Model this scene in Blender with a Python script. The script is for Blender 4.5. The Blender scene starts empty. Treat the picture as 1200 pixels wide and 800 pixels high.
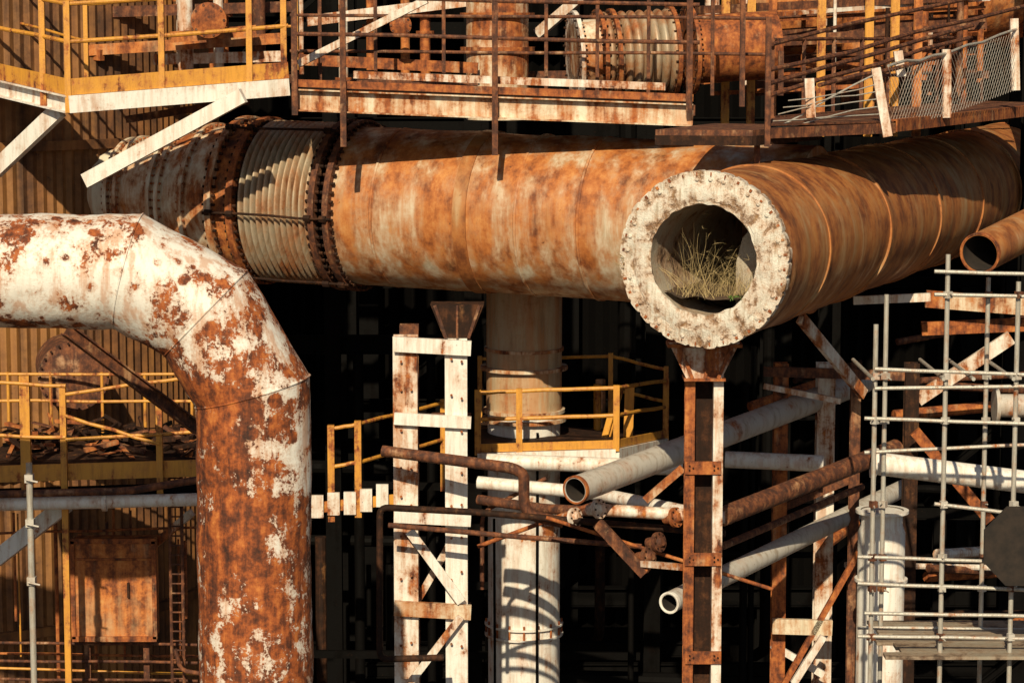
import bpy, math, random
from mathutils import Vector, Matrix, noise
random.seed(7)
R=random.random
def U(a,b): return a+(b-a)*random.random()
# ------------------------------------------------------------ survey frame
EYE=16.0; CY=-30.0; F=3000.0; T=math.atan(369/3000)
C=Vector((0,CY,EYE)); fw=Vector((0,math.cos(T),-math.sin(T))); up=Vector((0,math.sin(T),math.cos(T))); rt=Vector((1,0,0))
def S(a,b,y):
    d=fw+rt*((a-600)/F)+up*((400-b)/F)
    return C+d*((y-CY)/d.y)
def V(px,pa,pb,y):
    m=S(px,(max(pa,0)+min(pb,800))/2,y)
    return Vector((m.x,y,S(px,pa,y).z)),Vector((m.x,y,S(px,pb,y).z))
def sc(y): return (30+y)/3000
# ------------------------------------------------------------ materials
def N(nt,t,**k):
    n=nt.nodes.new(t)
    for a,b in k.items(): setattr(n,a,b)
    return n
def mth(nt,op,a,b=None,clamp=False):
    n=N(nt,'ShaderNodeMath',operation=op,use_clamp=clamp)
    for i,x in enumerate((a,b)):
        if x is None: continue
        if isinstance(x,(int,float)): n.inputs[i].default_value=x
        else: nt.links.new(x,n.inputs[i])
    return n.outputs[0]
def mix(nt,f,a,b,mode='MIX'):
    n=N(nt,'ShaderNodeMix',data_type='RGBA',blend_type=mode)
    for s,x in ((0,f),(6,a),(7,b)):
        if isinstance(x,(int,float)): n.inputs[s].default_value=x
        elif isinstance(x,tuple): n.inputs[s].default_value=(*x,1) if len(x)==3 else x
        else: nt.links.new(x,n.inputs[s])
    return n.outputs[2]
def nz(nt,vec,scale,detail=5,rough=.6,dist=0.):
    n=N(nt,'ShaderNodeTexNoise'); n.inputs['Scale'].default_value=scale; n.inputs['Detail'].default_value=detail
    n.inputs['Roughness'].default_value=rough; n.inputs['Distortion'].default_value=dist
    nt.links.new(vec,n.inputs['Vector']); return n.outputs['Fac']
def mp(nt,vec,s,l=(0,0,0)):
    n=N(nt,'ShaderNodeMapping'); n.inputs['Scale'].default_value=s; n.inputs['Location'].default_value=l
    nt.links.new(vec,n.inputs['Vector']); return n.outputs[0]
def smooth(nt,x,lo,hi):
    n=N(nt,'ShaderNodeMapRange',interpolation_type='SMOOTHSTEP'); nt.links.new(x,n.inputs[0])
    n.inputs[1].default_value=lo; n.inputs[2].default_value=hi; return n.outputs[0]
def ramp(nt,x,stops):
    n=N(nt,'ShaderNodeValToRGB'); nt.links.new(x,n.inputs[0]); e=n.color_ramp.elements
    while len(e)<len(stops): e.new(.5)
    for i,(p,c) in enumerate(stops): e[i].position=p; e[i].color=(*c,1)
    return n.outputs[0]
RUST=[(.34,(.03,.01,.005)),(.43,(.12,.032,.01)),(.52,(.32,.088,.02)),(.62,(.5,.18,.042)),(.75,(.58,.28,.1))]
DRUST=[(.3,(.006,.004,.003)),(.5,(.025,.01,.005)),(.62,(.08,.03,.012)),(.8,(.15,.065,.028))]
def rustmat(name,paint=(.7,.67,.6),amt=.5,scale=2.,edge=.04,streak=.4,big=.25,rust=RUST,seed=0,rough=.6,bump=.25,stretch=(1,1,.13),dirt=.5,stain=.5,metal=0.,fine=.14,run=0.,runs=1.,spec=.5,spot=0.,low=None):
    m=bpy.data.materials.new(name); m.use_nodes=True; nt=m.node_tree; L=nt.links
    bs=nt.nodes['Principled BSDF']; tc=N(nt,'ShaderNodeTexCoord').outputs['Object']
    o=(seed*7.3,seed*3.1,seed*5.7)
    p=mp(nt,tc,(1,1,1),o); ps=mp(nt,tc,stretch,o)
    a=nz(nt,p,scale,7,.62,.25); s=nz(nt,ps,scale*2.6,5,.6,.1); g=nz(nt,p,scale*.22,2,.5); f=nz(nt,p,scale*9,4,.7)
    x=mth(nt,'ADD',mth(nt,'MULTIPLY',a,1-streak),mth(nt,'MULTIPLY',s,streak))
    x=mth(nt,'ADD',x,mth(nt,'MULTIPLY',mth(nt,'SUBTRACT',g,.5),big*2))
    x=mth(nt,'ADD',x,mth(nt,'MULTIPLY',mth(nt,'SUBTRACT',f,.5),fine))
    if low: # heavier corrosion below a given height
        sx=N(nt,'ShaderNodeSeparateXYZ'); L.new(tc,sx.inputs[0]); x=mth(nt,'ADD',x,mth(nt,'MULTIPLY',smooth(nt,sx.outputs[2],low[1],low[0]),low[2]))
    if spot>0: # scattered round rust blooms
        v=N(nt,'ShaderNodeTexVoronoi'); v.inputs['Scale'].default_value=4.2; L.new(p,v.inputs['Vector'])
        d=mth(nt,'ADD',v.outputs['Distance'],mth(nt,'MULTIPLY',mth(nt,'SUBTRACT',f,.5),.6))
        sep=N(nt,'ShaderNodeSeparateColor'); L.new(v.outputs['Color'],sep.inputs[0])
        k=mth(nt,'SUBTRACT',mth(nt,'MULTIPLY',sep.outputs[0],.42),d); x=mth(nt,'ADD',x,mth(nt,'MULTIPLY',smooth(nt,k,-.06,.1),spot))
    th=.5-(amt-.5)*.42
    fac=smooth(nt,x,th-edge,th+edge)
    halo=smooth(nt,x,th-edge-.11,th+.01)
    rn=mth(nt,'ADD',mth(nt,'MULTIPLY',nz(nt,p,scale*2.2,7,.72),.6),mth(nt,'MULTIPLY',nz(nt,ps,scale*3.3,5,.65),.4))
    rc=ramp(nt,rn,rust)
    dn=nz(nt,ps,scale*4.5,5,.65)
    d=mth(nt,'MULTIPLY',smooth(nt,dn,.45,.72),dirt)
    pc=mix(nt,d,paint,tuple(c*k for c,k in zip(paint,(.5,.4,.3))))
    if run>0:
        rr=nz(nt,mp(nt,tc,(1,1,.09),o),runs*3,5,.6,.05)
        pc=mix(nt,mth(nt,'MULTIPLY',smooth(nt,rr,.5,.63),run),pc,(.5,.19,.05))
    pc=mix(nt,mth(nt,'MULTIPLY',halo,stain),pc,(.43,.17,.045))
    col=mix(nt,fac,pc,rc)
    sp=smooth(nt,f,.64,.74)
    col=mix(nt,mth(nt,'MULTIPLY',sp,.65),col,(.03,.015,.01))
    L.new(col,bs.inputs['Base Color'])
    r=mth(nt,'ADD',mth(nt,'MULTIPLY',fac,.3),rough-.1,True); L.new(r,bs.inputs['Roughness'])
    bs.inputs['Metallic'].default_value=metal; bs.inputs['Specular IOR Level'].default_value=spec
    h=mth(nt,'ADD',mth(nt,'MULTIPLY',fac,-.5),mth(nt,'MULTIPLY',f,.6))
    h=mth(nt,'ADD',h,mth(nt,'MULTIPLY',rn,.7))
    b=N(nt,'ShaderNodeBump'); b.inputs['Strength'].default_value=bump; b.inputs['Distance'].default_value=.03
    L.new(h,b.inputs['Height']); L.new(b.outputs[0],bs.inputs['Normal'])
    return m
PIPER=[(.34,(.06,.02,.008)),(.43,(.2,.056,.014)),(.52,(.42,.135,.03)),(.61,(.56,.24,.07)),(.75,(.6,.38,.19))]
M=dict(
 duct=rustmat('peeling_white_duct_paint',(.8,.77,.7),.42,3.3,.022,.26,.24,seed=1,dirt=.25,stain=.5,fine=.36,run=.55,runs=2,spot=.12,bump=.35,low=(12.1,13.1,.075),rust=[(.37,(.035,.011,.005)),(.46,(.13,.033,.01)),(.54,(.34,.085,.018)),(.64,(.54,.18,.04)),(.76,(.6,.27,.08))]),
 main=rustmat('weathered_main_pipe',(.66,.59,.45),.56,1.3,.08,.74,.2,seed=2,dirt=.8,stain=.75,bump=.15,stretch=(1.,1.,.12),fine=.15,rust=PIPER,run=.6,runs=1.5,rough=.48),
 branch=rustmat('weathered_branch_pipe',(.52,.38,.22),.62,1.1,.1,.78,.15,seed=3,dirt=.9,stain=.8,bump=.15,stretch=(1.,1.,.12),fine=.12,rough=.46,rust=[(.34,(.05,.018,.008)),(.44,(.2,.06,.016)),(.54,(.4,.14,.033)),(.66,(.5,.24,.07)),(.8,(.48,.3,.14))]),
 flange=rustmat('flange_face_paint',(.8,.76,.66),.3,6,.08,.1,.1,seed=4,dirt=.8,stain=.55,bump=1.,fine=.3,rust=[(.34,(.06,.03,.018)),(.5,(.24,.12,.05)),(.65,(.42,.27,.14)),(.8,(.5,.36,.22))]),
 bellow=rustmat('bellows_metal',(.42,.35,.25),.32,2.2,.1,.4,.15,seed=5,dirt=.7,stain=.6,metal=.15),
 cream=rustmat('cream_rust_paint',(.72,.65,.5),.38,2.4,.05,.5,.2,seed=6,dirt=.5,stain=.8,run=.5,runs=2),
 tan=rustmat('tan_stained_paint',(.5,.39,.25),.3,1.6,.09,.6,.2,seed=21,dirt=.8,stain=.6,run=.5,runs=2),
 white=rustmat('white_steel_paint',(.8,.78,.72),.22,3.2,.03,.45,.2,seed=7,dirt=.45,stain=.5,run=.25,runs=3),
 whiter=rustmat('rust_bled_white_paint',(.78,.74,.66),.36,3.4,.04,.5,.22,seed=8,dirt=.5,stain=.7,run=.45,runs=3),
 yellow=rustmat('yellow_rail_paint',(.66,.31,.04),.34,5,.05,.4,.2,seed=9,dirt=.5,stain=.5),
 rust=rustmat('rusted_steel',(.5,.34,.2),.8,3,.08,.5,.1,seed=10),
 drust=rustmat('dark_rusted_steel',(.1,.065,.04),.85,3,.08,.5,.1,rust=DRUST,seed=11,spec=.25),
 brown=rustmat('brown_rail_steel',(.36,.24,.15),.76,4,.08,.4,.1,seed=12,rust=[(.35,(.018,.008,.005)),(.48,(.08,.026,.012)),(.6,(.22,.075,.027)),(.75,(.35,.155,.06))]),
 shade_black=rustmat('shade_black_steel',(.003,.0026,.0024),.3,2,.1,.5,.1,rust=[(.3,(.0012,.001,.001)),(.5,(.002,.0015,.0012)),(.65,(.005,.0026,.002)),(.85,(.02,.009,.004))],seed=13,stain=.0,dirt=.2,spec=.08,rough=.8),  # near-black colour stands in for deep background shade; reused on scrap and rods
 galv=rustmat('galvanised_tube',(.46,.44,.39),.16,6,.05,.3,.1,seed=14,dirt=.6,stain=.4,metal=.2,rough=.5),
 grey=rustmat('grey_pipe',(.5,.47,.42),.14,2.5,.06,.3,.2,seed=15,dirt=.7,stain=.3),
 silo=rustmat('ochre_silo_cladding',(.34,.17,.045),.55,.9,.14,.75,.2,seed=16,dirt=.8,stain=.4,stretch=(1,1,.06),rust=[(.34,(.022,.01,.005)),(.47,(.085,.034,.012)),(.6,(.21,.085,.025)),(.8,(.36,.18,.055))]),
 brick=rustmat('refractory_lining',(.46,.4,.31),.22,4,.1,.2,.2,seed=17,bump=.8,rust=DRUST),
 plank=rustmat('timber_plank',(.3,.26,.2),.3,3,.1,.2,.1,rust=DRUST,seed=18,stain=.2),
 orange=rustmat('orange_rust_sheet',(.6,.4,.22),.78,2.2,.12,.6,.2,seed=19,rust=[(.36,(.05,.017,.008)),(.45,(.2,.055,.015)),(.54,(.5,.16,.035)),(.66,(.62,.3,.09))],run=.7,runs=2),
)
def simple(name,c,c2,scale,rough=.9,bump=.4):
    m=bpy.data.materials.new(name); m.use_nodes=True; nt=m.node_tree; bs=nt.nodes['Principled BSDF']
    tc=N(nt,'ShaderNodeTexCoord').outputs['Object']; n=nz(nt,tc,scale,8,.65)
    nt.links.new(mix(nt,smooth(nt,n,.35,.65),c,c2),bs.inputs['Base Color']); bs.inputs['Roughness'].default_value=rough
    b=N(nt,'ShaderNodeBump'); b.inputs['Strength'].default_value=bump; nt.links.new(n,b.inputs['Height']); nt.links.new(b.outputs[0],bs.inputs['Normal'])
    return m
M['ground']=simple('yard_dirt',(.02,.015,.01),(.05,.035,.025),1.5)
M['straw']=simple('dry_straw',(.24,.17,.07),(.5,.38,.18),6,.8,.0)
M['leaf']=simple('green_leaf',(.07,.12,.02),(.12,.2,.04),8,.7,.0)
M['soil']=simple('debris_soil',(.04,.025,.015),(.13,.08,.045),7)
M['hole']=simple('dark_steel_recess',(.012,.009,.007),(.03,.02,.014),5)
# ------------------------------------------------------------ builder
def basis(d):
    d=d.normalized(); u=Vector((0,0,1)) if abs(d.z)<.95 else Vector((0,-1,0))
    a=d.cross(u).normalized(); b=a.cross(d).normalized(); return a,b
class B:
    def __init__(s,name): s.name=name; s.v=[]; s.f=[]; s.m=[]; s.mats=[]
    def add(s,vs,fs,mat):
        if mat not in s.mats: s.mats.append(mat)
        k=s.mats.index(mat); o=len(s.v); s.v+= [tuple(x) for x in vs]
        for f in fs: s.f.append([i+o for i in f]); s.m.append(k)
    def lathe(s,p,d,prof,mat,n=32,jit=0,cap=False):
        d=d.normalized(); a,b=basis(d); vs=[]; fs=[]
        for t,r in prof:
            for i in range(n):
                th=2*math.pi*i/n; e=a*math.cos(th)+b*math.sin(th); q=p+d*t+e*r
                if jit: q+=e*jit*noise.noise(q*1.1)+e*jit*.35*noise.noise(q*3.7)
                vs.append(q)
        for j in range(len(prof)-1):
            for i in range(n): k=(i+1)%n; fs.append([j*n+i,j*n+k,(j+1)*n+k,(j+1)*n+i])
        if cap: fs.append(list(range(n))[::-1]); fs.append([(len(prof)-1)*n+i for i in range(n)])
        s.add(vs,fs,mat)
    def tube(s,p,q,r,mat,n=10,r2=None):
        s.lathe(p,q-p,[(0,r),((q-p).length,r if r2 is None else r2)],mat,n,cap=True)
    def rail(s,p,q,r,mat,n=8,sag=.012):
        k=4; pts=[p.lerp(q,i/k)+(Vector((U(-sag,sag),U(-sag,sag),U(-sag,sag))) if 0<i<k else Vector()) for i in range(k+1)]
        s.path(pts,r,mat,n,0)
    def path(s,pts,r,mat,n=10,bend=.15):
        P=[pts[0]]
        for i in range(1,len(pts)-1):
            a,b,c=pts[i-1],pts[i],pts[i+1]
            if bend<=0: P.append(b); continue
            u=(a-b); w=(c-b); k=min(bend,u.length*.45,w.length*.45); u=u.normalized()*k; w=w.normalized()*k
            for j in range(6):
                t=j/5; P.append((b+u)*(1-t)**2+b*2*t*(1-t)+(b+w)*t*t)
        P.append(pts[-1]); vs=[]; fs=[]
        d=(P[1]-P[0]).normalized(); a,b=basis(d)
        for i,p in enumerate(P):
            d=((P[min(i+1,len(P)-1)]-P[max(i-1,0)])).normalized()
            a=(a-d*a.dot(d)).normalized(); b=d.cross(a)
            for j in range(n): th=2*math.pi*j/n; vs.append(p+(a*math.cos(th)+b*math.sin(th))*r)
        for i in range(len(P)-1):
            for j in range(n): k=(j+1)%n; fs.append([i*n+j,i*n+k,(i+1)*n+k,(i+1)*n+j])
        fs.append(list(range(n))[::-1]); fs.append([(len(P)-1)*n+i for i in range(n)])
        s.add(vs,fs,mat)
    def beam(s,p,q,w,h,mat,off=(0,0),ref=None):
        d=(q-p).normalized(); a,b=basis(d)
        if ref is not None: a=ref-d*ref.dot(d); a.normalize(); b=a.cross(d)
        o=a*off[0]+b*off[1]; vs=[]
        for e in (p,q):
            for x,y in ((-1,-1),(1,-1),(1,1),(-1,1)): vs.append(e+o+a*x*w/2+b*y*h/2)
        s.add(vs,[[3,2,1,0],[4,5,6,7],[0,1,5,4],[1,2,6,5],[2,3,7,6],[3,0,4,7]],mat)
    def ibeam(s,p,q,w,h,mat,t=.02,ref=None):
        s.beam(p,q,w,t,mat,(0,h/2-t/2),ref); s.beam(p,q,w,t,mat,(0,-h/2+t/2),ref); s.beam(p,q,t,h-2*t,mat,(0,0),ref)
    def chan(s,p,q,w,h,mat,t=.02,side=1,ref=None):
        s.beam(p,q,w,t,mat,(0,h/2-t/2),ref); s.beam(p,q,w,t,mat,(0,-h/2+t/2),ref); s.beam(p,q,t,h-2*t,mat,(side*(w/2-t/2),0),ref)
    def box(s,c,x,y,z,mat,rz=0):
        d=Vector((math.cos(rz),math.sin(rz),0)); s.beam(c-d*x/2,c+d*x/2,y,z,mat)
    def ring(s,p,d,R_,n,r,h,mat,ph=0):
        d=d.normalized(); a,b=basis(d)
        for i in range(n):
            th=2*math.pi*(i+ph)/n; q=p+(a*math.cos(th)+b*math.sin(th))*R_
            s.lathe(q-d*h/2,d,[(0,r),(h,r)],mat,6,cap=True)
    def miter(s,pts,r,mat,n=72,jit=.01):
        D=[(pts[i+1]-pts[i]).normalized() for i in range(len(pts)-1)]
        for i,d in enumerate(D):
            a=Vector((0,-1,0)); a=(a-d*a.dot(d)).normalized(); b=d.cross(a)
            n0=(D[i-1]+d).normalized() if i else d; n1=(d+D[i+1]).normalized() if i<len(D)-1 else d
            K=max(4,int((pts[i+1]-pts[i]).length/.12)); vs=[]; fs=[]
            L0=[];L1=[]
            for j in range(n):
                th=2*math.pi*j/n; e=(a*math.cos(th)+b*math.sin(th))*r
                L0.append(pts[i]+e-d*(e.dot(n0)/d.dot(n0))); L1.append(pts[i+1]+e-d*(e.dot(n1)/d.dot(n1)))
            for k in range(K+1):
                for j in range(n):
                    q=L0[j].lerp(L1[j],k/K); th=2*math.pi*j/n; e=(a*math.cos(th)+b*math.sin(th))
                    edge=min(1,min(k,K-k)/2)
                    vs.append(q+e*edge*jit*(noise.noise(q*1.6)+.4*noise.noise(q*5)))
            for k in range(K):
                for j in range(n): l=(j+1)%n; fs.append([k*n+j,k*n+l,(k+1)*n+l,(k+1)*n+j])
            s.add(vs,fs,mat)
            if i: # weld bead
                P=[x+(x-pts[i]).normalized()*.001 for x in L0]; P.append(P[0]); P.append(P[1]); s.path(P,.012,mat,6,0)
    def done(s,parent=None):
        me=bpy.data.meshes.new(s.name); me.from_pydata(s.v,[],s.f)
        for m in s.mats: me.materials.append(M[m])
        me.polygons.foreach_set('material_index',s.m); me.polygons.foreach_set('use_smooth',[True]*len(s.f))
        me.update(); me.set_sharp_from_angle(angle=math.radians(32))
        o=bpy.data.objects.new(s.name,me); bpy.context.scene.collection.objects.link(o)
        if parent: o.parent=parent
        return o
def empty(name):
    o=bpy.data.objects.new(name,None); bpy.context.scene.collection.objects.link(o); return o
X=Vector((1,0,0)); Y=Vector((0,1,0)); Z=Vector((0,0,1))
# ------------------------------------------------------------ ground and backdrop hall, deep shade put into its colour
g=B('ground'); g.add([(-400,-200,0),(400,-200,0),(400,800,0),(-400,800,0)],[[0,1,2,3]],'ground'); g.done()
h=B('furnace_shed')
def corr(b,x0,x1,y,z0,z1,mat,p=.3,d=.08):
    n=int((x1-x0)/p*2); vs=[];fs=[]
    for i in range(n+1):
        x=x0+(x1-x0)*i/n; yy=y+(d if i%2 else -d); vs+=[(x,yy,z0),(x,yy,z1)]
    for i in range(n): fs.append([2*i,2*i+2,2*i+3,2*i+1])
    b.add(vs,fs,mat)
corr(h,-26,30,24,0,30,'shade_black')
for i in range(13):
    x=-24+i*4.2; h.ibeam(Vector((x,23.5,0)),Vector((x,23.5,30)),.4,.5,'shade_black')
for z in (4,8,12,16,20): h.ibeam(Vector((-26,23.3,z)),Vector((30,23.3,z)),.3,.4,'shade_black')
h.beam(Vector((-26,27,30.2)),Vector((30,27,30.2)),8,.3,'shade_black')
h.done()
fr=B('steel_framework')  # coloured near-black in place of shadow between the members
for y in (12,15,18.5):
    for x in [-8.5,-5.8,-3,-.2,2.8,5.6,8.6,11.6]:
        xx=x+U(-.5,.5); w=U(.2,.36); fr.ibeam(Vector((xx,y,0)),Vector((xx,y,22)),w,w,'shade_black')
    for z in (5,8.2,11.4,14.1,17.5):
        zz_=z+U(-.9,.9); x0=U(-12,-2); fr.ibeam(Vector((x0,y+.2,zz_)),Vector((x0+U(7,16),y+.2,zz_)),.16,U(.18,.34),'shade_black')
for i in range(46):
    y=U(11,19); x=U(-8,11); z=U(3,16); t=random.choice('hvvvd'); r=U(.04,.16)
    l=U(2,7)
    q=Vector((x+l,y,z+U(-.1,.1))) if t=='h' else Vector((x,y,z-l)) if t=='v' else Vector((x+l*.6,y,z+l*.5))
    mt=random.choice(['shade_black','shade_black','shade_black','drust','shade_black','shade_black'])
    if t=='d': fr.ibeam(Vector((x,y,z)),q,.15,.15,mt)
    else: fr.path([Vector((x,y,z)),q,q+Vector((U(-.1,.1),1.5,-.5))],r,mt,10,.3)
fr.done()
# ------------------------------------------------------------ silo on the left
si=B('clad_silo'); cx,cy,Rr=-10.1,11.6,5.3; vs=[];fs=[];n=420
for i in range(n):
    th=2*math.pi*i/n; r=Rr+(.02 if i%2 else -.02); vs+=[(cx+r*math.cos(th),cy+r*math.sin(th),0),(cx+r*math.cos(th),cy+r*math.sin(th),20)]
for i in range(n): k=(i+1)%n; fs.append([2*i,2*k,2*k+1,2*i+1])
si.add(vs,fs,'silo')
for z in (7.,9.4,11.8,14.2,16.9): si.lathe(Vector((cx,cy,z)),Z,[(0,Rr),(0,Rr+.09),(.14,Rr+.09),(.14,Rr)],'silo',96)
si.lathe(Vector((cx,cy,20)),Z,[(0,Rr+.05),(1.5,.6)],'silo',64)
si.done()
# ------------------------------------------------------------ branch duct with open flange
A=S(824,304,0); bd=Vector((.385,.923,0)).normalized()
br=empty('open_ended_branch_pipe')
b=B('pipe_shell'); prof=[(.1,1.0)]
t=.1
while t<26:
    t+=.25; prof.append((t,1.0+(.012 if int(t*4)%11==0 else 0)))
b.lathe(A,bd,prof,'branch',96,.022)
for t in (1.9,4.9,7.8,10.6,13.5,17): b.lathe(A+bd*t,bd,[(0,.99),(0,1.022),(.03,1.026),(.06,1.022),(.06,.99)],'branch',96)
b.done(br)
b=B('flange')
n=216; a_,b_=basis(bd); vs=[]; fs=[]
def notch(i): return 1.026 if i%6==0 else 1.045
for t,k in ((0,.655),(0,.68),(-.012,.70),(-.012,.86),(0,.88),(0,'o'),(.13,'o'),(.13,.99)):
    for i in range(n):
        th=2*math.pi*i/n; e=a_*math.cos(th)+b_*math.sin(th)
        r=notch(i)+.02*noise.noise(Vector((i*.13,0,0))) if k=='o' else k
        if k in(.655,.68): r+= .02*noise.noise(Vector((math.cos(th)*6,math.sin(th)*6,1)))
        tt=t+(.02*noise.noise(Vector((math.cos(th)*4,math.sin(th)*4,k*3 if k!='o' else 5))))
        vs.append(A+bd*tt+e*r)
m=8
for j in range(m-1):
    for i in range(n): k=(i+1)%n; fs.append([j*n+i,j*n+k,(j+1)*n+k,(j+1)*n+i])
b.add(vs,fs,'flange')
b.lathe(A,bd,[(.02,.99),(.2,1.0),(.34,1.03),(.4,1.03),(.4,1.0)],'branch',96)
for i in range(36):
    th=2*math.pi*(i+.5)/36; e=a_*math.cos(th)+b_*math.sin(th)
    q=A+e*.945-bd*.012
    if i%4!=2: b.lathe(q+bd*.03,-bd,[(0,.028),(.03,.028),(.042,.016)],'flange',6,cap=True)
    b.beam(A+e*.985-bd*.006,A+e*U(1.0,1.035)-bd*.006,.013,.03,'rust')
b.done(br)
b=B('refractory_lining'); prof=[(0,.66)]
for k in range(1,26): prof.append((k*.28,.66+U(-.01,.01)))
b.lathe(A,bd,prof,'brick',64,.03)
b.lathe(A+bd*6.8,bd,[(0,.67),(0.01,.001)],'shade_black',48)
q=A+bd*.75+a_*.36
vs=[]
for (u,v_) in ((-.2,-.6),(.3,-.6),(.32,.1),(.22,.3),(.02,.36),(-.12,.2),(-.2,-.1)): vs.append(q+a_*u+Z*v_-bd*(.1*u))
vs+=[v_+bd*.1 for v_ in vs]; b.add(vs,[list(range(7))[::-1],list(range(7,14))]+[[i,(i+1)%7,(i+1)%7+7,i+7] for i in range(7)],'brick')
b.done(br)
b=B('debris_fill'); vs=[];fs=[]; nx,ny=14,24
for j in range(ny):
    for i in range(nx):
        u=(i/(nx-1)-.5)*2; w=.5; p=A+bd*(.04+j*.13)+a_*u*w; z=-.48+.07*noise.noise(p*4)+.08*u*u; vs.append(p+Z*z)
for j in range(ny-1):
    for i in range(nx-1): fs.append([j*nx+i,j*nx+i+1,(j+1)*nx+i+1,(j+1)*nx+i])
b.add(vs,fs,'soil'); b.done(br)
w=B('dry_weeds')
def blade(b,p,d,l,wd,mat,curl):
    side=d.cross(Vector((U(-1,1),U(-1,1),U(-1,1)))).normalized(); vs=[];K=6; q=p.copy(); dd=d.normalized()
    for k in range(K+1):
        ww=wd*(1-k/K*.8); vs+=[q-side*ww,q+side*ww]; q=q+dd*l/K; dd=(dd+curl*(1/K)+Vector((U(-.1,.1),U(-.1,.1),U(-.1,.1)))).normalized()
    b.add(vs,[[2*k,2*k+1,2*k+3,2*k+2] for k in range(K)],mat); return q
for i in range(250):
    u=U(-.46,.42); p=A+bd*(U(.04,.7))+a_*u-Z*(.48-.08*u*u*4)
    left=u<.0
    d=Vector((U(-.6,.6),U(-.3,.4),U(.5,1.4)))
    e=blade(w,p,d,U(.2,.95 if left and abs(u)<.35 else .5),U(.0015,.0035),'straw',Vector((U(-1.2,1.2),U(-.3,.4),U(-1.2,.3))))
    if R()<.35:
        for k in range(4): blade(w,e,Vector((U(-1,1),U(-1,1),U(-.4,1))),U(.04,.12),.0016,'straw',Vector((0,0,-.4)))
for i in range(12): 
    p=A+bd*.03+a_*U(.3,.5)-Z*.43; blade(w,p,Vector((U(-1,1),-1,U(-.3,1))),U(.05,.12),.014,'leaf',Vector((0,0,-1)))
for i in range(14):
    p=A-bd*.02-a_*.98+Z*U(-.15,.0); blade(w,p,Vector((U(-1,-.2),-.3,U(.1,1))),U(.1,.25),.0025,'straw',Vector((0,0,-.5)))
w.done()
# ------------------------------------------------------------ main duct
md=Vector((-.925,.385,.022)).normalized()
J=A+bd*4.75
mn=empty('main_gas_pipe')
RM=1.13
def tx(px):
    k=(px-600)/F; lo,hi=0,12
    for _ in range(40):
        m_=(lo+hi)/2; p=J+md*m_; dep=(p-C).dot(fw)
        if p.x/dep>k: lo=m_
        else: hi=m_
    return lo
t1=tx(425); t2=tx(407); t3=tx(318); t4=tx(290); t5=tx(130)
b=B('pipe_shell'); prof=[]; t=0
while t<t1: prof.append((t,RM)); t+=.2
prof.append((t1,RM)); b.lathe(J,md,prof,'main',112,.028)
for px in (475,572,578,640,712): 
    tt=tx(px); b.lathe(J+md*tt,md,[(0,RM-.01),(0,RM+.012),(.03,RM+.016),(.05,RM-.01)],'main',112)
b.lathe(J+md*tx(583),md,[(0,RM-.01),(0,RM+.02),(.2,RM+.022),(.2,RM-.01)],'branch',112,.02)
b.lathe(J,md,[(-.02,.1),(0,RM)],'main',64)
b.done(mn)
b=B('bellows')
L=t3-t2; K=12; prof=[]
for i in range(K*10+1):
    u=i/(K*10); prof.append((t2+.04+u*(L-.08),RM-.075+.13*abs(math.sin(u*K*math.pi))**.6))
b.lathe(J,md,prof,'bellow',112)
for ti in (t1-.05,t2-.07):
    b.lathe(J+md*ti,md,[(0,RM-.02),(0,RM+.11),(.09,RM+.11),(.09,RM-.02)],'brown',112)
    b.ring(J+md*(ti+.045),md,RM+.06,58,.024,.2,'drust')
for ti in (t3,t4-.05):
    b.lathe(J+md*ti,md,[(0,RM-.05),(0,RM+.1),(.1,RM+.1),(.1,RM-.05)],'rust' if ti==t3 else 'cream',112)
    b.ring(J+md*(ti+.05),md,RM+.05,58,.024,.2,'drust')
b.lathe(J,md,[(t3,RM-.01),(t4,RM-.01)],'orange',96)
am,bm=basis(md)
for th in (math.radians(a) for a in (60,120,185,240,300,0)):
    e=am*math.cos(th)+bm*math.sin(th)
    b.rail(J+md*(t1-.1)+e*(RM+.13),J+md*(t4)+e*(RM+.13),.018,'drust'); 
    for q in (t1,t2,t3,t4-.05): b.lathe(J+md*(q-.04)+e*(RM+.13),md,[(0,.05),(.1,.05)],'drust',6,cap=True)
b.done(mn)
b=B('inlet_section'); ta=tx(215); tb=tx(150)
b.lathe(J,md,[(t4,RM-.02),(t4+.35,RM-.06),(ta,.9),(tb,.74),(tb+3.5,.7)],'cream',96,.012)
for px,rr in ((255,1.03),(224,.93),(213,.9),(170,.79),(158,.76)):
    tt=tx(px); b.lathe(J+md*tt,md,[(0,rr-.06),(0,rr+.08),(.06,rr+.08),(.06,rr-.06)],'cream',96); 
    b.ring(J+md*(tt+.03),md,rr+.045,50,.018,.12,'rust')
b.done(mn)
# ------------------------------------------------------------ mitred duct (front left)
b=B('mitred_elbow_duct'); y=-2; r=.63
P=[S(-400,318,y),S(151,318,y),S(241,367,y),S(294,458,y),Vector((0,0,0))]
P[3]=Vector((S(296,458,y).x,y,P[3].z)); P[4]=Vector((P[3].x,y,0)) 
b.miter(P,r,'duct',96,.03)
b.done()
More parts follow.
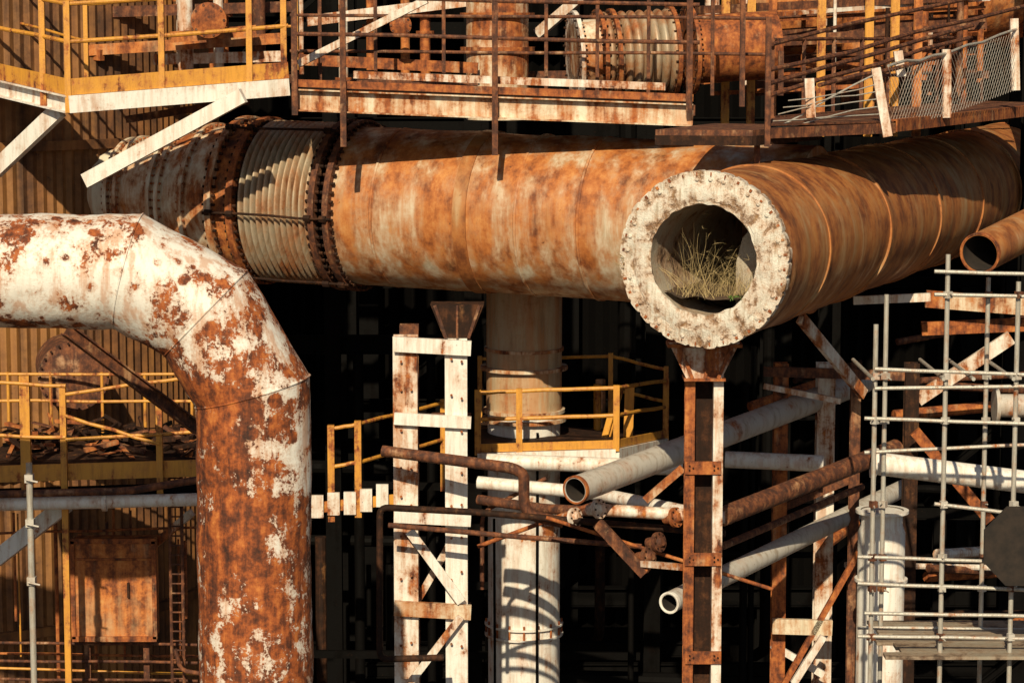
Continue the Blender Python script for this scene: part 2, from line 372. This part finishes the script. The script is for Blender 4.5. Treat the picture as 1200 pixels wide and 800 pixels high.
# ------------------------------------------------------------ vertical column
b=B('downcomer_column'); y=8.3; p0,p1=V(614,365,860,y); x=p0.x
def zz(py,y): return S(600,py,y).z
b.lathe(Vector((x,y,0)),Z,[(0,.55),(zz(700,y),.55)],'white',64,.01)
b.lathe(Vector((x,y,zz(702,y))),Z,[(0,.55),(zz(480,y)-zz(702,y),.55)],'white',64,.01)
b.lathe(Vector((x,y,zz(482,y))),Z,[(0,.57),(zz(370,y)-zz(482,y)+.6,.57)],'tan',64,.01)
for py,rr in ((482,.62),(492,.64),(432,.66),(410,.6)):
    b.lathe(Vector((x,y,zz(py,y))),Z,[(0,.54),(0,rr),(.05,rr),(.05,.54)],'cream',64)
for py in(742,730): b.lathe(Vector((x,y,zz(py,y))),Z,[(0,.54),(0,.6),(.03,.6),(.03,.54)],'white',64)
b.ring(Vector((x,y,zz(735,y)+.02)),Z,.575,16,.016,.26,'rust')
b.rail(Vector((x+.2,y-.57,0)),Vector((x+.2,y-.57,zz(500,y))),.02,'shade_black'); b.rail(Vector((x-.45,y-.5,0)),Vector((x-.45,y-.5,zz(600,y))),.02,'shade_black')
b.done()
# ------------------------------------------------------------ white support frame
b=B('pipe_support_trestle'); y=4.3
for px,w in ((476,.33),(535,.30)):
    pa,pb=V(px,393 if px<500 else 372,800,y); pb.z=0; b.ibeam(pa,pb,w,.26,'white' if px>500 else 'whiter',.03,ref=X)
    pa2,pb2=pa+Y*1.3,pb+Y*1.3; b.ibeam(pa2,pb2,w*.8,.2,'brown',.03,ref=X)
for py,hh in ((403,.2),(490,.16),(602,.22),(712,.2),(840,.2)):
    b.chan(S(462,py,y-.18),S(552,py+5,y-.18),.08,hh,'white' if py!=712 else 'cream'); b.chan(S(465,py,y+1.1),S(552,py,y+1.1),.1,.15,'brown')
for px in (470,482,529,541):
    for k in range(9):
        p=S(px,420+k*42+U(-8,8),y-.17); b.lathe(p,-Y,[(0,.018),(.02,.018)],'rust',6,cap=True)
b.beam(S(480,622,y-.24),S(541,705,y-.24),.03,.13,'white'); b.beam(S(536,622,y+.2),S(488,705,y+.2),.03,.1,'whiter')
b.beam(S(480,800,y-.24),S(540,722,y-.24),.03,.1,'whiter')
c0=S(536,358,y); w=.36
vs=[c0+Vector((-w,-.15,.03)),c0+Vector((w,-.15,.03)),c0+Vector((.18,-.15,-.42)),c0+Vector((-.18,-.15,-.42))]; vs+=[v+Y*.4 for v in vs]
b.add(vs,[[3,2,1,0],[4,5,6,7],[0,1,5,4],[1,2,6,5],[2,3,7,6],[3,0,4,7]],'drust')
for s_ in(-.3,0,.3): b.beam(c0+Vector((s_,-.17,.02)),c0+Vector((s_*.5,-.17,-.42)),.03,.04,'brown')
b.done()
b=B('branch_pipe_support_post'); y=.75; 
for px in (807,840):
    pa,pb=V(px,438,800,y); pb.z=0; b.chan(pa,pb,.12,.16,'rust' if px<820 else 'whiter',.02,side=1 if px<820 else -1,ref=X)
pa,pb=V(823,438,800,y+.2); pb.z=0; b.beam(pa,pb,.28,.02,'drust',ref=X)
c0=S(825,407,y)
for dy in(-.16,.16):
    vs=[c0+Vector((-.44,dy,.08)),c0+Vector((.42,dy,.08)),c0+Vector((.2,dy,-.36)),c0+Vector((-.22,dy,-.36))]; vs+=[v+Y*.025 for v in vs]
    b.add(vs,[[3,2,1,0],[4,5,6,7],[0,1,5,4],[1,2,6,5],[2,3,7,6],[3,0,4,7]],'whiter')
b.box(c0+Z*.04,.9,.4,.04,'rust'); b.box(c0-Z*.37,.5,.42,.03,'rust')
for s_ in(-.3,.02,.32): b.beam(c0+Vector((s_,-.19,.02)),c0+Vector((s_*.5,-.19,-.35)),.03,.04,'rust')
for py in (548,655,770):
    p=S(824,py,y-.1); b.box(p,.44,.02,.16,'rust'); 
    for sx in(-.15,.15): b.ring(p+X*sx,Y,.03,3,.012,.05,'drust')
b.done()
# ------------------------------------------------------------ upper-left walkway
def rails(b,base,hs,post_h,mat,r=.024,pr=.03,posts=None,down=0):
    for hgt in hs:
        for i in range(len(base)-1): b.rail(base[i]+Z*hgt,base[i+1]+Z*hgt,r,mat)
    for p in (posts or base): b.beam(p-Z*down,p+Z*post_h,pr*2,pr*2,mat)
b=B('yellow_walkway')
a0=S(-60,72,6.4); a1=S(80,104,4.3); a2=S(338,84,5.2); 
back=[a0+Vector((.4,1.4,.0)),a1+Vector((0,1.5,0)),a2+Vector((0,1.3,0))]
b.add([a0-Z*.02,a1-Z*.02,a2-Z*.02,back[2]-Z*.02,back[1]-Z*.02,back[0]-Z*.02]+[v-Z*.06 for v in (a0,a1,a2,back[2],back[1],back[0])],[[0,1,4,5],[1,2,3,4],[6,11,10,7],[7,10,9,8],[5,4,10,11],[4,3,9,10],[2,8,9,3],[0,6,7,1],[1,7,8,2]],'drust')
for p,q in((a0,a1),(a1,a2)):
    b.beam(p+Z*.02-Y*.02,q+Z*.02-Y*.02,.015,.22,'yellow'); b.chan(p-Z*.21,q-Z*.21,.12,.23,'white',.02,side=1 if p is a1 else -1)
rails(b,[a0,a1,a2],(.62,1.12),1.16,'yellow',r=.03,pr=.04,posts=[a0,a0.lerp(a1,.8),a1,a1.lerp(a2,.42),a1.lerp(a2,.82),a2-X*.06],down=.32)
rails(b,back,(.62,1.12),1.16,'yellow',r=.02)
b.beam(S(-6,200,5.4),S(70,128,4.7),.1,.23,'white'); b.beam(S(100,212,5.2),S(285,112,4.6),.1,.2,'white'); b.beam(S(150,140,6.5),S(290,118,5.4),.1,.1,'brown')
for i in range(7):
    u=i/6; p=a1.lerp(a2,u)-Z*.1; b.beam(p,p+Y*1.4,.06,.12,'brown')
b.done()
# ------------------------------------------------------------ central walkway
b=B('service_walkway'); yl,yr=5.0,4.3
def yy_(px): return yl+(yr-yl)*(px-348)/(812-348)
c0=S(348,112,yl); c1=S(812,128,yr); 
b.chan(c0-Z*.06,c1-Z*.08,.12,.30,'cream',.02,side=-1)
b.beam(c0+Vector((0,-.05,.17)),c1+Vector((0,-.05,.15)),.02,.1,'rust')
D=Y*1.5
vs=[c0+Z*.1,c1+Z*.08,c1+D+Z*.08,c0+D+Z*.1]; vs+=[v-Z*.035 for v in vs]
b.add(vs,[[0,1,2,3],[7,6,5,4],[0,4,5,1],[1,5,6,2],[2,6,7,3],[3,7,4,0]],'drust')
b.chan(c0+D-Z*.06,c1+D-Z*.08,.12,.3,'brown')
for i in range(9): p=c0.lerp(c1,i/8)-Z*.02; b.beam(p+Y*.07,p+D,.07,.14,'brown')
for px,pt,pb in((345,-30,135),(402,-30,172),(580,-30,182),(808,-30,132)):
    p,q=V(px,pt,pb,yy_(px)-.1); b.beam(p,q,.08,.07,'brown')
for py0,py1 in((-5,6),(40,50),):
    b.rail(S(345,py0,yl-.1),S(820,py1,yr-.1),.028,'brown')
for px in(375,440,520,640,700,760,835): p,q=V(px,-30,112,yy_(px)+1.5); b.beam(p,q,.05,.05,'brown')
for py in(18,60): b.rail(S(340,py,yl+1.5),S(900,py+4,yr+1.5),.024,'brown')
b.beam(S(415,92,yl+.1)+Z*.05,S(780,106,yr+.25)+Z*.05,.12,.1,'whiter')
b.beam(S(380,98,yl+.6),S(560,96,yl+.7),.1,.09,'brown'); b.beam(S(500,0,5.8),S(350,75,6.2),.08,.1,'whiter')
b.done()
# ------------------------------------------------------------ right walkway with mesh
b=B('mesh_sided_walkway')
top=[S(768,152,2.1),S(882,160,1.9),S(960,122,3.6),S(838,118,4.2)]
top=[Vector((p.x,p.y,top[0].z)) for p in top]
vs=top+[v-Z*.07 for v in top]
b.add(vs,[[3,2,1,0],[4,5,6,7],[0,1,5,4],[1,2,6,5],[2,3,7,6],[3,0,4,7]],'brown')
b.beam(top[0]-Z*.13,top[1]-Z*.13,.1,.12,'drust'); b.beam(top[1]-Z*.13,top[2]-Z*.13,.1,.12,'drust')
dz=top[0].z
def W(px,y,dzz=0): p=S(px,100,y); return Vector((p.x,y,dz+dzz))
e0=W(900,2.2); e1=W(1048,3.4); e2=W(1240,11); f2=W(1150,12.5); f0=W(905,4.5)
b.chan(e0-Z*.05,e1-Z*.03,.08,.13,'brown'); b.chan(e1,e2,.1,.16,'rust'); b.chan(f0,f2,.1,.16,'brown')
for k in range(10):
    u=(k+.5)/10; b.beam(f0.lerp(f2,u)-Z*.02,e1.lerp(e2,u)-Z*.02,.05,.08,'brown')
g=[e0,e1,e2,f2,f0]; vs=[v+Z*.062 for v in g]+[v+Z*.04 for v in g]
b.add(vs,[[0,1,2,3,4],[9,8,7,6,5],[0,5,6,1],[1,6,7,2],[2,7,8,3],[3,8,9,4],[4,9,5,0]],'brown')
for px,pt,pb,yy,m_ in((900,20,172,2.0,'brown'),(887,170,212,2.3,'brown'),(870,-20,125,4.4,'brown'),(915,60,112,4.4,'brown')):
    p,q=V(px,pt,pb,yy); b.beam(p,q,.07,.07,m_)
for a,c in (((902,112,2.2),(1135,45,7)),((902,82,2.2),(1210,5,10)),((905,52,4.4),(1210,-22,11)),((960,100,3),(1120,62,6)),((902,98,2.3),(1140,30,7.4))):
    b.rail(S(*a),S(*c),.03,'brown',sag=.03)
for k in range(9):
    u=k/8; p=f0.lerp(f2,u); b.beam(p,p+Z*1.1,.05,.05,'brown')
for a in(.55,1.1): b.rail(f0+Z*a,f2+Z*a,.025,'brown')
for px,pt,px2,pb,yy in((1026,80,1040,160,3.2),(1109,58,1109,138,5.2),(1188,22,1190,106,8),(948,92,950,138,2.6),(1052,60,1056,90,5)):
    b.beam(S(px,pt,yy),S(px2,pb,yy),.12,.1,'whiter')
def mesh(b,p,q,h0,n,r,mat):
    dl=(q-p).normalized(); l=(q-p).length
    for i in range(n+1):
        u=i/n; a=p.lerp(q,u)
        for s_ in(-1,1):
            a2=a+Z*h0+dl*s_*h0; e=(a2-p).dot(dl)
            if e<0 or e>l:
                k=((a-p).length if e<0 else (l-(a-p).length))/h0
                a2=a+Z*h0*k+dl*s_*h0*k
            b.tube(a,a2,r,mat,4)
g0=S(1040,150,3.3); g1=S(1108,136,5.2); g2=S(1190,106,8)
mesh(b,g0,g1,.78,20,.003,'grey'); mesh(b,g1,g2,.85,26,.003,'grey')
b.rail(g0+Z*.8,g1+Z*.85,.02,'galv',sag=.03); b.rail(g1+Z*.85,g2+Z*.9,.02,'galv',sag=.03)
for k in range(5): b.rail(S(900+k*6,150-k*8,2.3),S(1030,104-k*9+30,3.2),.008,'galv',sag=.04)
b.rail(S(910,150,2.4),S(1030,85,3.2),.012,'galv',sag=.04)
b.done()
# ------------------------------------------------------------ items behind upper walkways
b=B('rusty_vertical_column'); y=8.6; p,q=V(583,-200,140,y); b.lathe(q,Z,[(0,.47),((p-q).length,.47)],'cream',48,.01)
for py in(20,60): b.lathe(Vector((p.x,y,zz(py,y))),Z,[(0,.46),(0,.56),(.06,.56),(.06,.46)],'rust',48)
b.done()
b=B('bellows_crossover_pipe'); y=7.6; p=S(672,66,y); q=S(815,58,y+.3); d=(q-p).normalized(); L=(q-p).length
b.lathe(p,d,[(-.0,.52),(.35,.52)],'cream',48,cap=True)
prof=[(.4+(L-.75)*i/80,.52+.1*abs(math.sin(i/80*math.pi*8))**.6) for i in range(81)]; b.lathe(p,d,prof,'bellow',64)
for t in(.0,.35,.55,L-.4,L-.12): b.lathe(p+d*t,d,[(0,.3),(0,.66),(.06,.66),(.06,.3)],'rust' if t>.1 else 'whiter',64); b.ring(p+d*(t+.03),d,.62,26,.018,.13,'drust')
b.lathe(p+d*L,d,[(-.1,.5),(1.2,.5)],'rust',48,cap=True)
b.done()
b=B('rusted_dust_catcher'); y=14
p=S(860,10,y); q=S(1300,-40,y+2); b.lathe(p,q-p,[(0,.3),(.6,.9),(2,1.1),(9,1.1)],'orange',64,.02,cap=True)
for t in(1.2,2,2.8,4,5,6): b.lathe(p,q-p,[(t,1.0),(t,1.2),(t+.1,1.2),(t+.1,1.0)],'rust',64)
b.lathe(S(1010,120,y-1),Z,[(0,.35),(5,.35)],'orange',32,cap=True)
b.done()
b=B('cable_tray_stack'); y=9.5
for k in range(6): b.beam(S(820,12+k*17,y+k*.2),S(1150,-4+k*13,y+2+k*.2),.3,.05 if k%2 else .12,'rust' if k%2 else 'brown')
for px in(850,880,905,962,1018,1048,1075): p,q=V(px,-60,160,y-.2); b.ibeam(p,q,.12,.12,'orange' if px%2 else 'yellow',ref=X)
for k in range(16):
    px=U(830,1160); p,q=V(px,U(-60,30),U(60,150),U(9.8,12)); b.tube(p,q,U(.02,.07),random.choice(['rust','brown','drust','orange','whiter']),10)
for k in range(8):
    py=U(-5,110); b.beam(S(U(820,900),py,U(8.5,12)),S(U(980,1200),py-U(5,25),U(9,13)),.08,U(.05,.12),random.choice(['rust','brown','drust','whiter']))
b.done()
b=B('valve_rack')
for i in range(16):
    px=random.choice([20,105,118,160,215,240,262,310,430,470,500,650,360,395]); yy=U(8,10); p,q=V(px+U(-8,8),-80,U(60,120),yy); r=U(.03,.12); b.tube(p,q,r,random.choice(['rust','orange','whiter','brown']),14)
    for k in range(3): zc=U(q.z,p.z); b.lathe(Vector((p.x,yy,zc)),Z,[(0,r),(0,r+.06),(.05,r+.06),(.05,r)],'rust',16)
for px,py,rr in((246,24,.26),(470,30,.16),):
    p=S(px,py,7.6); b.lathe(p,-Y,[(-.3,rr*.7),(.1,rr*.7),(.1,rr),(.16,rr),(.18,rr*.7),(.2,.01)],'rust',24,cap=True); b.ring(p-Y*.14,Y,rr*.86,10,.02,.08,'brown')
for a,c,m_ in(((0,18,8),(340,8,9),'brown'),((90,60,8),(330,45,8.4),'orange'),((350,70,8.2),(560,80,8),'rust'),((360,25,9),(560,0,8.6),'whiter'),((620,90,9),(900,85,9),'brown'),((630,40,9.5),(700,-20,9),'whiter'),((0,55,9),(120,65,8),'rust'),((180,70,8.5),(330,66,8.5),'whiter'),((200,44,7.8),(300,36,8),'orange')):
    b.beam(S(*a),S(*c),.1,.16,m_)
b.done()
# ------------------------------------------------------------ lower left
b=B('yellow_service_platform'); y=3.2
d0=S(-30,556,y); d1=S(236,548,y)
b.beam(d0,d1,.03,.22,'yellow'); vs=[d0+Z*.08,d1+Z*.08,d1+Vector((0,2.8,.08)),d0+Vector((0,2.8,.08))]; vs+=[v-Z*.05 for v in vs]
vs=[v+Y*.02 for v in vs]
b.add(vs,[[0,1,2,3],[7,6,5,4],[1,5,6,2],[2,6,7,3],[3,7,4,0],[0,4,5,1]],'drust')
b.chan(d0-Z*.3,d1-Z*.3,.1,.2,'shade_black')
for px,pt,w in((30,440,.13),(77,450,.08),(187,472,.08)):
    p,q=V(px,pt,580 if px!=77 else 800,y-.06); b.beam(p,q,w,.08,'yellow')
for a,c in(((-20,448),(77,452)),((-20,510),(77,512)),((77,462),(235,440)),((77,515),(235,505)),((77,487),(187,520))): b.rail(S(*a,y-.1),S(*c,y-.1),.024,'yellow')
b.rail(S(-20,470,y+2.5),S(230,470,y+2.5),.022,'yellow'); b.rail(S(-20,438,y+2.5),S(230,438,y+2.5),.022,'yellow')
for px in(10,60,120,170,225): p,q=V(px,436,520,y+2.5); b.tube(p,q,.022,'yellow')
b.beam(S(-5,655,4),S(78,590,3.4),.08,.22,'white'); b.beam(S(225,600,4),S(120,690,4.6),.08,.1,'whiter')
b.done()
b=B('scrap_heap')
for i in range(150):
    p=S(U(5,230),548,U(3.6,5.6)); p.z=d0.z+.14+abs(random.gauss(0,.12)); d=Vector((U(-1,1),U(-1,1),U(-.35,.35))).normalized(); l=U(.08,.5)
    b.beam(p-d*l/2,p+d*l/2,U(.02,.12),U(.01,.06),random.choice(['shade_black','drust','brown','drust','rust']))
b.done()
b=B('white_service_pipe'); b.path([S(-40,592,3),S(232,585,3)],.085,'white',20); b.path([S(-40,580,2.9),S(150,575,2.9),S(232,562,2.9)],.05,'brown',14)
b.lathe(S(120,588,3),X,[(0,.08),(0,.12),(.06,.12),(.06,.08)],'white',20); b.done()
b=B('rusted_control_cabinet'); y=4.0; c=S(136,687,y); wx,hz=.98*1.12,1.34
b.beam(c-X*wx/2,c+X*wx/2,.4,hz,'orange')
for s_ in(-1,1): b.beam(c+Vector((-wx/2-.02,-.21,s_*hz/2)),c+Vector((wx/2+.02,-.21,s_*hz/2)),.05,.07,'rust'); b.beam(c+Vector((s_*wx/2,-.21,-hz/2)),c+Vector((s_*wx/2,-.21,hz/2)),.06,.05,'rust')
b.beam(c+Vector((-wx/2,-.215,.42)),c+Vector((wx/2,-.215,.42)),.02,.03,'rust'); b.beam(c+Vector((.2,-.22,-.1)),c+Vector((.2,-.22,.1)),.03,.04,'drust')
for s_ in(-1,1): b.beam(c+Vector((s_*.4,0,-hz/2)),Vector((c.x+s_*.4,y,0)),.08,.08,'brown')
for k in range(3): b.rail(c+Vector((-1.6,-.1,-.75-k*.25)),c+Vector((1.1,-.1,-.78-k*.25)),.02,'brown')
b.done()
b=B('access_ladder'); y=3.6
for px in(200,214): p,q=V(px,555,800,y); q.z=0; b.tube(p,q,.022,'brown',8)
z=S(200,560,y).z
while z>0: p=S(207,650,y); b.tube(Vector((p.x-.1,y,z)),Vector((p.x+.1,y,z)),.012,'brown',6); z-=.13
b.path([S(205,760,y-.3),S(212,785,y-.3),S(245,790,y-.3)],.03,'brown',10,.1)
b.done()
b=B('scaffold_standard_pole'); p,q=V(37,542,800,1.0); q.z=0; b.tube(p,q,.04,'galv',14); 
for py in(560,612,680): b.box(Vector((p.x,1.0,zz(py,1.0))),.1,.12,.1,'grey'); b.tube(Vector((p.x-.03,.9,zz(py,1.0))),Vector((p.x+.12,.9,zz(py+3,1.0))),.012,'grey')
b.done()
b=B('inspection_hatch'); p=S(86,440,6.0); d=Vector((.25,-1,.0)).normalized(); b.lathe(p-d*1.3,d,[(0,.45),(1.3,.45),(1.3,.5),(1.36,.5),(1.36,.42),(1.4,.2),(1.42,.01)],'brown',48); b.ring(p+d*.05,d,.47,22,.018,.1,'drust'); b.done()
b=B('diagonal_brace'); b.ibeam(S(78,386,1.2),S(232,502,2.2),.16,.16,'brown'); b.done()
b=B('floor_mounted_conduits')
for i in range(16):
    px=U(0,225); yy=U(4.4,5.2); p,q=V(px,U(590,640),U(720,800),yy); b.tube(p,q,U(.012,.03),random.choice(['brown','rust','yellow']),8)
for py in(625,765,782): b.rail(S(-10,py,4.3),S(235,py+U(-15,15),4.3),.018,random.choice(['brown','yellow','rust']))
b.done()
# ------------------------------------------------------------ middle platforms
b=B('yellow_platform'); y=6.9; s0=S(560,525,y); s1=S(722,520,y-.2); s2=S(780,508,y+2.2)
for q in((s0,s1),(s1,s2)):
    b.beam(q[0],q[1],.03,.12,'yellow'); b.beam(q[0]-Z*.15,q[1]-Z*.15,.1,.16,'white')
rails(b,[s0,s0.lerp(s1,.3),s1,s2],(.42,.82),.86,'yellow',r=.03,pr=.045,down=.1)
rails(b,[s0+Y*2.4,s1+Y*2.2,s2],(.5,1.0),1.05,'yellow',r=.026,pr=.035)
D=Y*2.3; vs=[s0,s1,s2,s0+D]; vs=[v+Z*.03 for v in vs]+[v-Z*.03 for v in vs]; b.add(vs,[[0,1,2,3],[7,6,5,4]],'drust')
b.beam(S(738,450,8),S(735,540,8),.14,.1,'yellow'); b.ibeam(S(704,535,8),S(726,455,8.5),.1,.1,'yellow')
b.done()
b=B('yellow_platform'); y=7.6; s0=S(365,595,y); s1=S(462,585,y)
b.beam(s0,s1,.04,.16,'yellow')
for k in range(5): p=S(372+k*19,590-k*3+U(-2,2),y-.06); b.box(p-Z*.05,.18,.06,.34,'white')
rails(b,[s0+X*.3,S(420,590,y),S(520,560,y+2)],(.62,1.2),1.25,'yellow',r=.03,pr=.05,down=.2)
b.done()
# process piping
b=B('process_piping')
def ph(l,r,m_,bend=.15): b.path([S(*p) for p in l],r,m_,14,bend)
ph([(448,528,3.6),(600,548,3.2),(614,555,3.2),(614,602,3.2),(660,612,3.2)],.075,'brown',.2)
ph([(520,770,3.4),(445,772,3.4),(445,594,3.4),(560,600,3.3),(850,625,2.4)],.045,'drust',.12)
ph([(455,615,3.5),(600,628,3.4),(752,640,3)],.035,'brown')
ph([(560,565,5),(700,578,4.6),(806,600,3)],.09,'white')
ph([(560,585,5),(640,596,4.6),(806,604,3.4)],.07,'brown')
ph([(570,540,6.2),(800,548,6)],.11,'white')
ph([(850,538,6.2),(965,543,6)],.12,'white')
ph([(560,640,4.4),(700,588,4.2)],.03,'rust')
ph([(690,596,2.6),(850,606,2.2)],.08,'whiter')
ph([(700,618,2.6),(760,668,2.2)],.05,'rust')
ph([(640,606,2.6),(905,690,2.6)],.025,'rust')
ph([(846,605,2.5),(1050,525,5.5)],.13,'brown')
ph([(846,640,3),(1010,570,6)],.05,'brown')
ph([(700,450,9),(700,600,9)],.06,'yellow')
ph([(565,690,5),(565,600,5),(640,560,5)],.03,'brown')
for px,py,yy in((700,596,2.4),(770,635,2.4),(758,652,2.3),(790,606,2.3),(672,606,3)):
    p=S(px,py,yy); d=Vector((.7,-.6,.2)).normalized(); b.lathe(p,d,[(-.15,.07),(0,.08),(0,.13),(.05,.13),(.05,.08),(.1,.05)],random.choice(['rust','whiter','cream','brown']),24,cap=True); b.ring(p+d*.05,d,.105,8,.012,.03,'drust')
b.beam(S(700,612,2.4),S(756,672,2.2),.06,.15,'brown'); b.beam(S(756,586,3),S(800,548,3),.05,.1,'cream'); b.beam(S(752,660,2.2),S(845,668,1.2),.05,.08,'whiter')
b.done()
def openpipe(name,p,q,r,mat,rim):
    b=B(name); d=(q-p).normalized(); L=(q-p).length
    b.lathe(p,d,[(2.5,.0),(2.5,r-.025),(0,r-.025),(0,r),(.5,r),(L,r)],mat,40,.006)
    b.lathe(p,d,[(.003,r-.027),(.0,r-.02),(-.006,r-.01),(-.004,r+.006),(.05,r+.006),(.05,r)],rim,40)
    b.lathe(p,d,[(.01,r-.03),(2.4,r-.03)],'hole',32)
    return b
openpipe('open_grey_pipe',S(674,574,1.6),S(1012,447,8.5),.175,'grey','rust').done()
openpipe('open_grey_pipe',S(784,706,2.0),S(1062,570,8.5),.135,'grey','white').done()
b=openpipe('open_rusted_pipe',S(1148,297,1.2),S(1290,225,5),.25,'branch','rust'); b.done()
# ------------------------------------------------------------ right hand structures
b=B('white_braced_frame'); y=6.5
for px,w,m_ in((913,.2,'rust'),(965,.26,'whiter'),(1000,.14,'brown'),(1065,.2,'drust')):
    p,q=V(px,425,800,y+(.6 if px==965 else 0)); q.z=0; b.ibeam(p,q,w,w,m_,.025,ref=X)
for a,c,w,m_ in(((938,372,5),(1012,462,6),.16,'whiter'),((895,435,6.4),(1060,440,6.4),.14,'brown'),((895,452,6.3),(985,470,6.3),.08,'whiter'),((1075,468,7),(1185,395,7),.2,'whiter'),((1072,505,6),(1160,610,6),.16,'rust'),((905,733,6.2),(975,735,6.2),.22,'cream'),((905,755,6.5),(965,790,6.5),.1,'white'),((930,800,6),(965,745,6),.1,'white'),((1085,350,7.5),(1210,360,7.5),.25,'cream'),((1080,385,7.8),(1200,380,7.8),.2,'rust'),((905,600,6.6),(1000,560,6.6),.1,'brown'),((1000,352,7),(1090,348,7),.12,'whiter'),((908,820,6.2),(1010,640,6.2),.08,'rust')):
    b.beam(S(*a),S(*c),.08,w,m_)
b.done()
b=B('horizontal_white_header'); y=3.2
b.path([S(1022,542,y),S(1230,568,y)],.15,'white',28); b.lathe(S(1022,542,y),(S(1230,568,y)-S(1022,542,y)),[(-.02,.1),(0,.2),(.06,.2),(.06,.15)],'white',28); b.done()
b=B('white_stack_pipe'); y=5.2; p,q=V(1032,598,800,y); b.lathe(Vector((p.x,y,0)),Z,[(0,.33),(p.z-.3,.33),(p.z-.2,.29),(p.z,.29)],'white',48,.008,cap=True)
for py in(680,600): b.lathe(Vector((p.x,y,zz(py,y))),Z,[(0,.3),(0,.37),(.04,.37),(.04,.3)],'white',48)
b.done()
b=B('tube_scaffold')
SX=[(1023,380),(1106,298),(1141,325),(1188,330)]
for yy in (.6,1.9):
    for px,pt in SX:
        if yy>1 and px in(1106,1188): continue
        if yy>1 and px==1023: pt=345
        if yy<1 and px==1141: continue
        p,q=V(px+ (12 if yy>1 else 0),pt,800,yy); q.z=0; b.tube(p,q,.03,'galv',12)
        for py in(345,440,492,590,652,688,745):
            if py>pt: 
                c=Vector((p.x,yy-.04,zz(py,yy))); b.box(c,.08,.08,.08,'brown' if R()<.4 else 'grey',U(0,1)); b.tube(c,c+Vector((U(-.08,.08),-.08,U(-.04,.04))),.01,'galv',6)
for py0,py1,xa in((345,348,1100),(318,322,1100),(432,440,1030),(455,452,1030),(490,497,1018),(652,660,1010),(683,692,1010),(718,722,1018),(745,748,1010),(590,606,1100)):
    b.rail(S(xa-5,py0,.54),S(1225,py1,.54),.024,'galv',10,.006)
for py0,py1,xa in((530,520,1018),(735,738,1010)):
    b.rail(S(xa-5,py0,1.84),S(1225,py1,1.84),.024,'galv',10,.006)
for px,pt in SX:
    for py in(440,):
        if py>pt: p=S(px,py+4,.4); b.tube(p,Vector((p.x,2.2,p.z)),.024,'galv',10)
for k in range(8):
    z0=S(1060,768,.5).z; x0=S(1048,768,.5).x; b.beam(Vector((x0+U(-.15,.15),.5+k*.24,z0)),Vector((x0+2.6,.5+k*.24,z0)),.225,.04,'plank')
b.done()
b=B('octagonal_guard_plate'); c=S(1198,640,.2); rr=.52; vs=[]
for i in range(8): th=math.pi/8+i*math.pi/4; vs.append(c+Vector((math.cos(th)*rr*.95,0,math.sin(th)*rr)))
vs+= [v+Y*.05 for v in vs]; b.add(vs,[list(range(8))[::-1],list(range(8,16))]+[[i,(i+1)%8,(i+1)%8+8,i+8] for i in range(8)],'hole')
b.tube(c+Y*.05,c+Y*.5,.04,'galv'); b.done()
b=B('hoist_drum'); p=S(1165,475,5); b.lathe(p,X,[(0,.25),(.05,.25),(.05,.16),(.6,.16),(.6,.25),(.65,.25)],'grey',28,cap=True); b.done()
b=B('background_pipe_run')
for i in range(14):
    px=U(860,1180); yy=U(8,11); p=S(px,U(380,760),yy); b.path([p,p+Vector((U(.6,3),1,U(-.3,.5)))],U(.03,.09),random.choice(['drust','brown','rust','drust','whiter']),10)
for i in range(8):
    px=U(370,900); yy=U(9.5,12); p,q=V(px,U(400,520),820,yy); b.tube(p,q,U(.04,.1),random.choice(['drust','shade_black','shade_black']),12)
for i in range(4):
    py=U(400,780); b.beam(S(U(365,600),py,10),S(U(640,900),py+U(-8,8),10.5),.08,.12,random.choice(['shade_black','drust','shade_black']))
b.done()
# ------------------------------------------------------------ camera, light, world
cam=bpy.data.cameras.new('Camera'); co=bpy.data.objects.new('Camera',cam); bpy.context.scene.collection.objects.link(co)
co.location=C; co.rotation_euler=(math.pi/2-T,0,0); cam.lens=90; cam.sensor_width=36; cam.clip_end=2000; bpy.context.scene.camera=co
az,el=math.radians(-7),math.radians(34)
ld=Vector((-math.sin(az)*math.cos(el),math.cos(az)*math.cos(el),-math.sin(el)))
sl=bpy.data.lights.new('Sun','SUN'); sl.energy=5; sl.angle=math.radians(.5); sl.color=(1,.85,.6)
so=bpy.data.objects.new('Sun',sl); so.rotation_euler=ld.to_track_quat('-Z','Y').to_euler(); bpy.context.scene.collection.objects.link(so)
wd=bpy.data.worlds.new('World'); bpy.context.scene.world=wd; wd.use_nodes=True; nt=wd.node_tree
sk=nt.nodes.new('ShaderNodeTexSky'); sk.sky_type='NISHITA'; sk.sun_disc=False; sk.sun_elevation=el; sk.sun_rotation=math.pi-az
nt.links.new(sk.outputs[0],nt.nodes['Background'].inputs[0]); nt.nodes['Background'].inputs[1].default_value=.05
vs_=bpy.context.scene.view_settings; vs_.view_transform='Standard'; vs_.look='None'; vs_.exposure=0
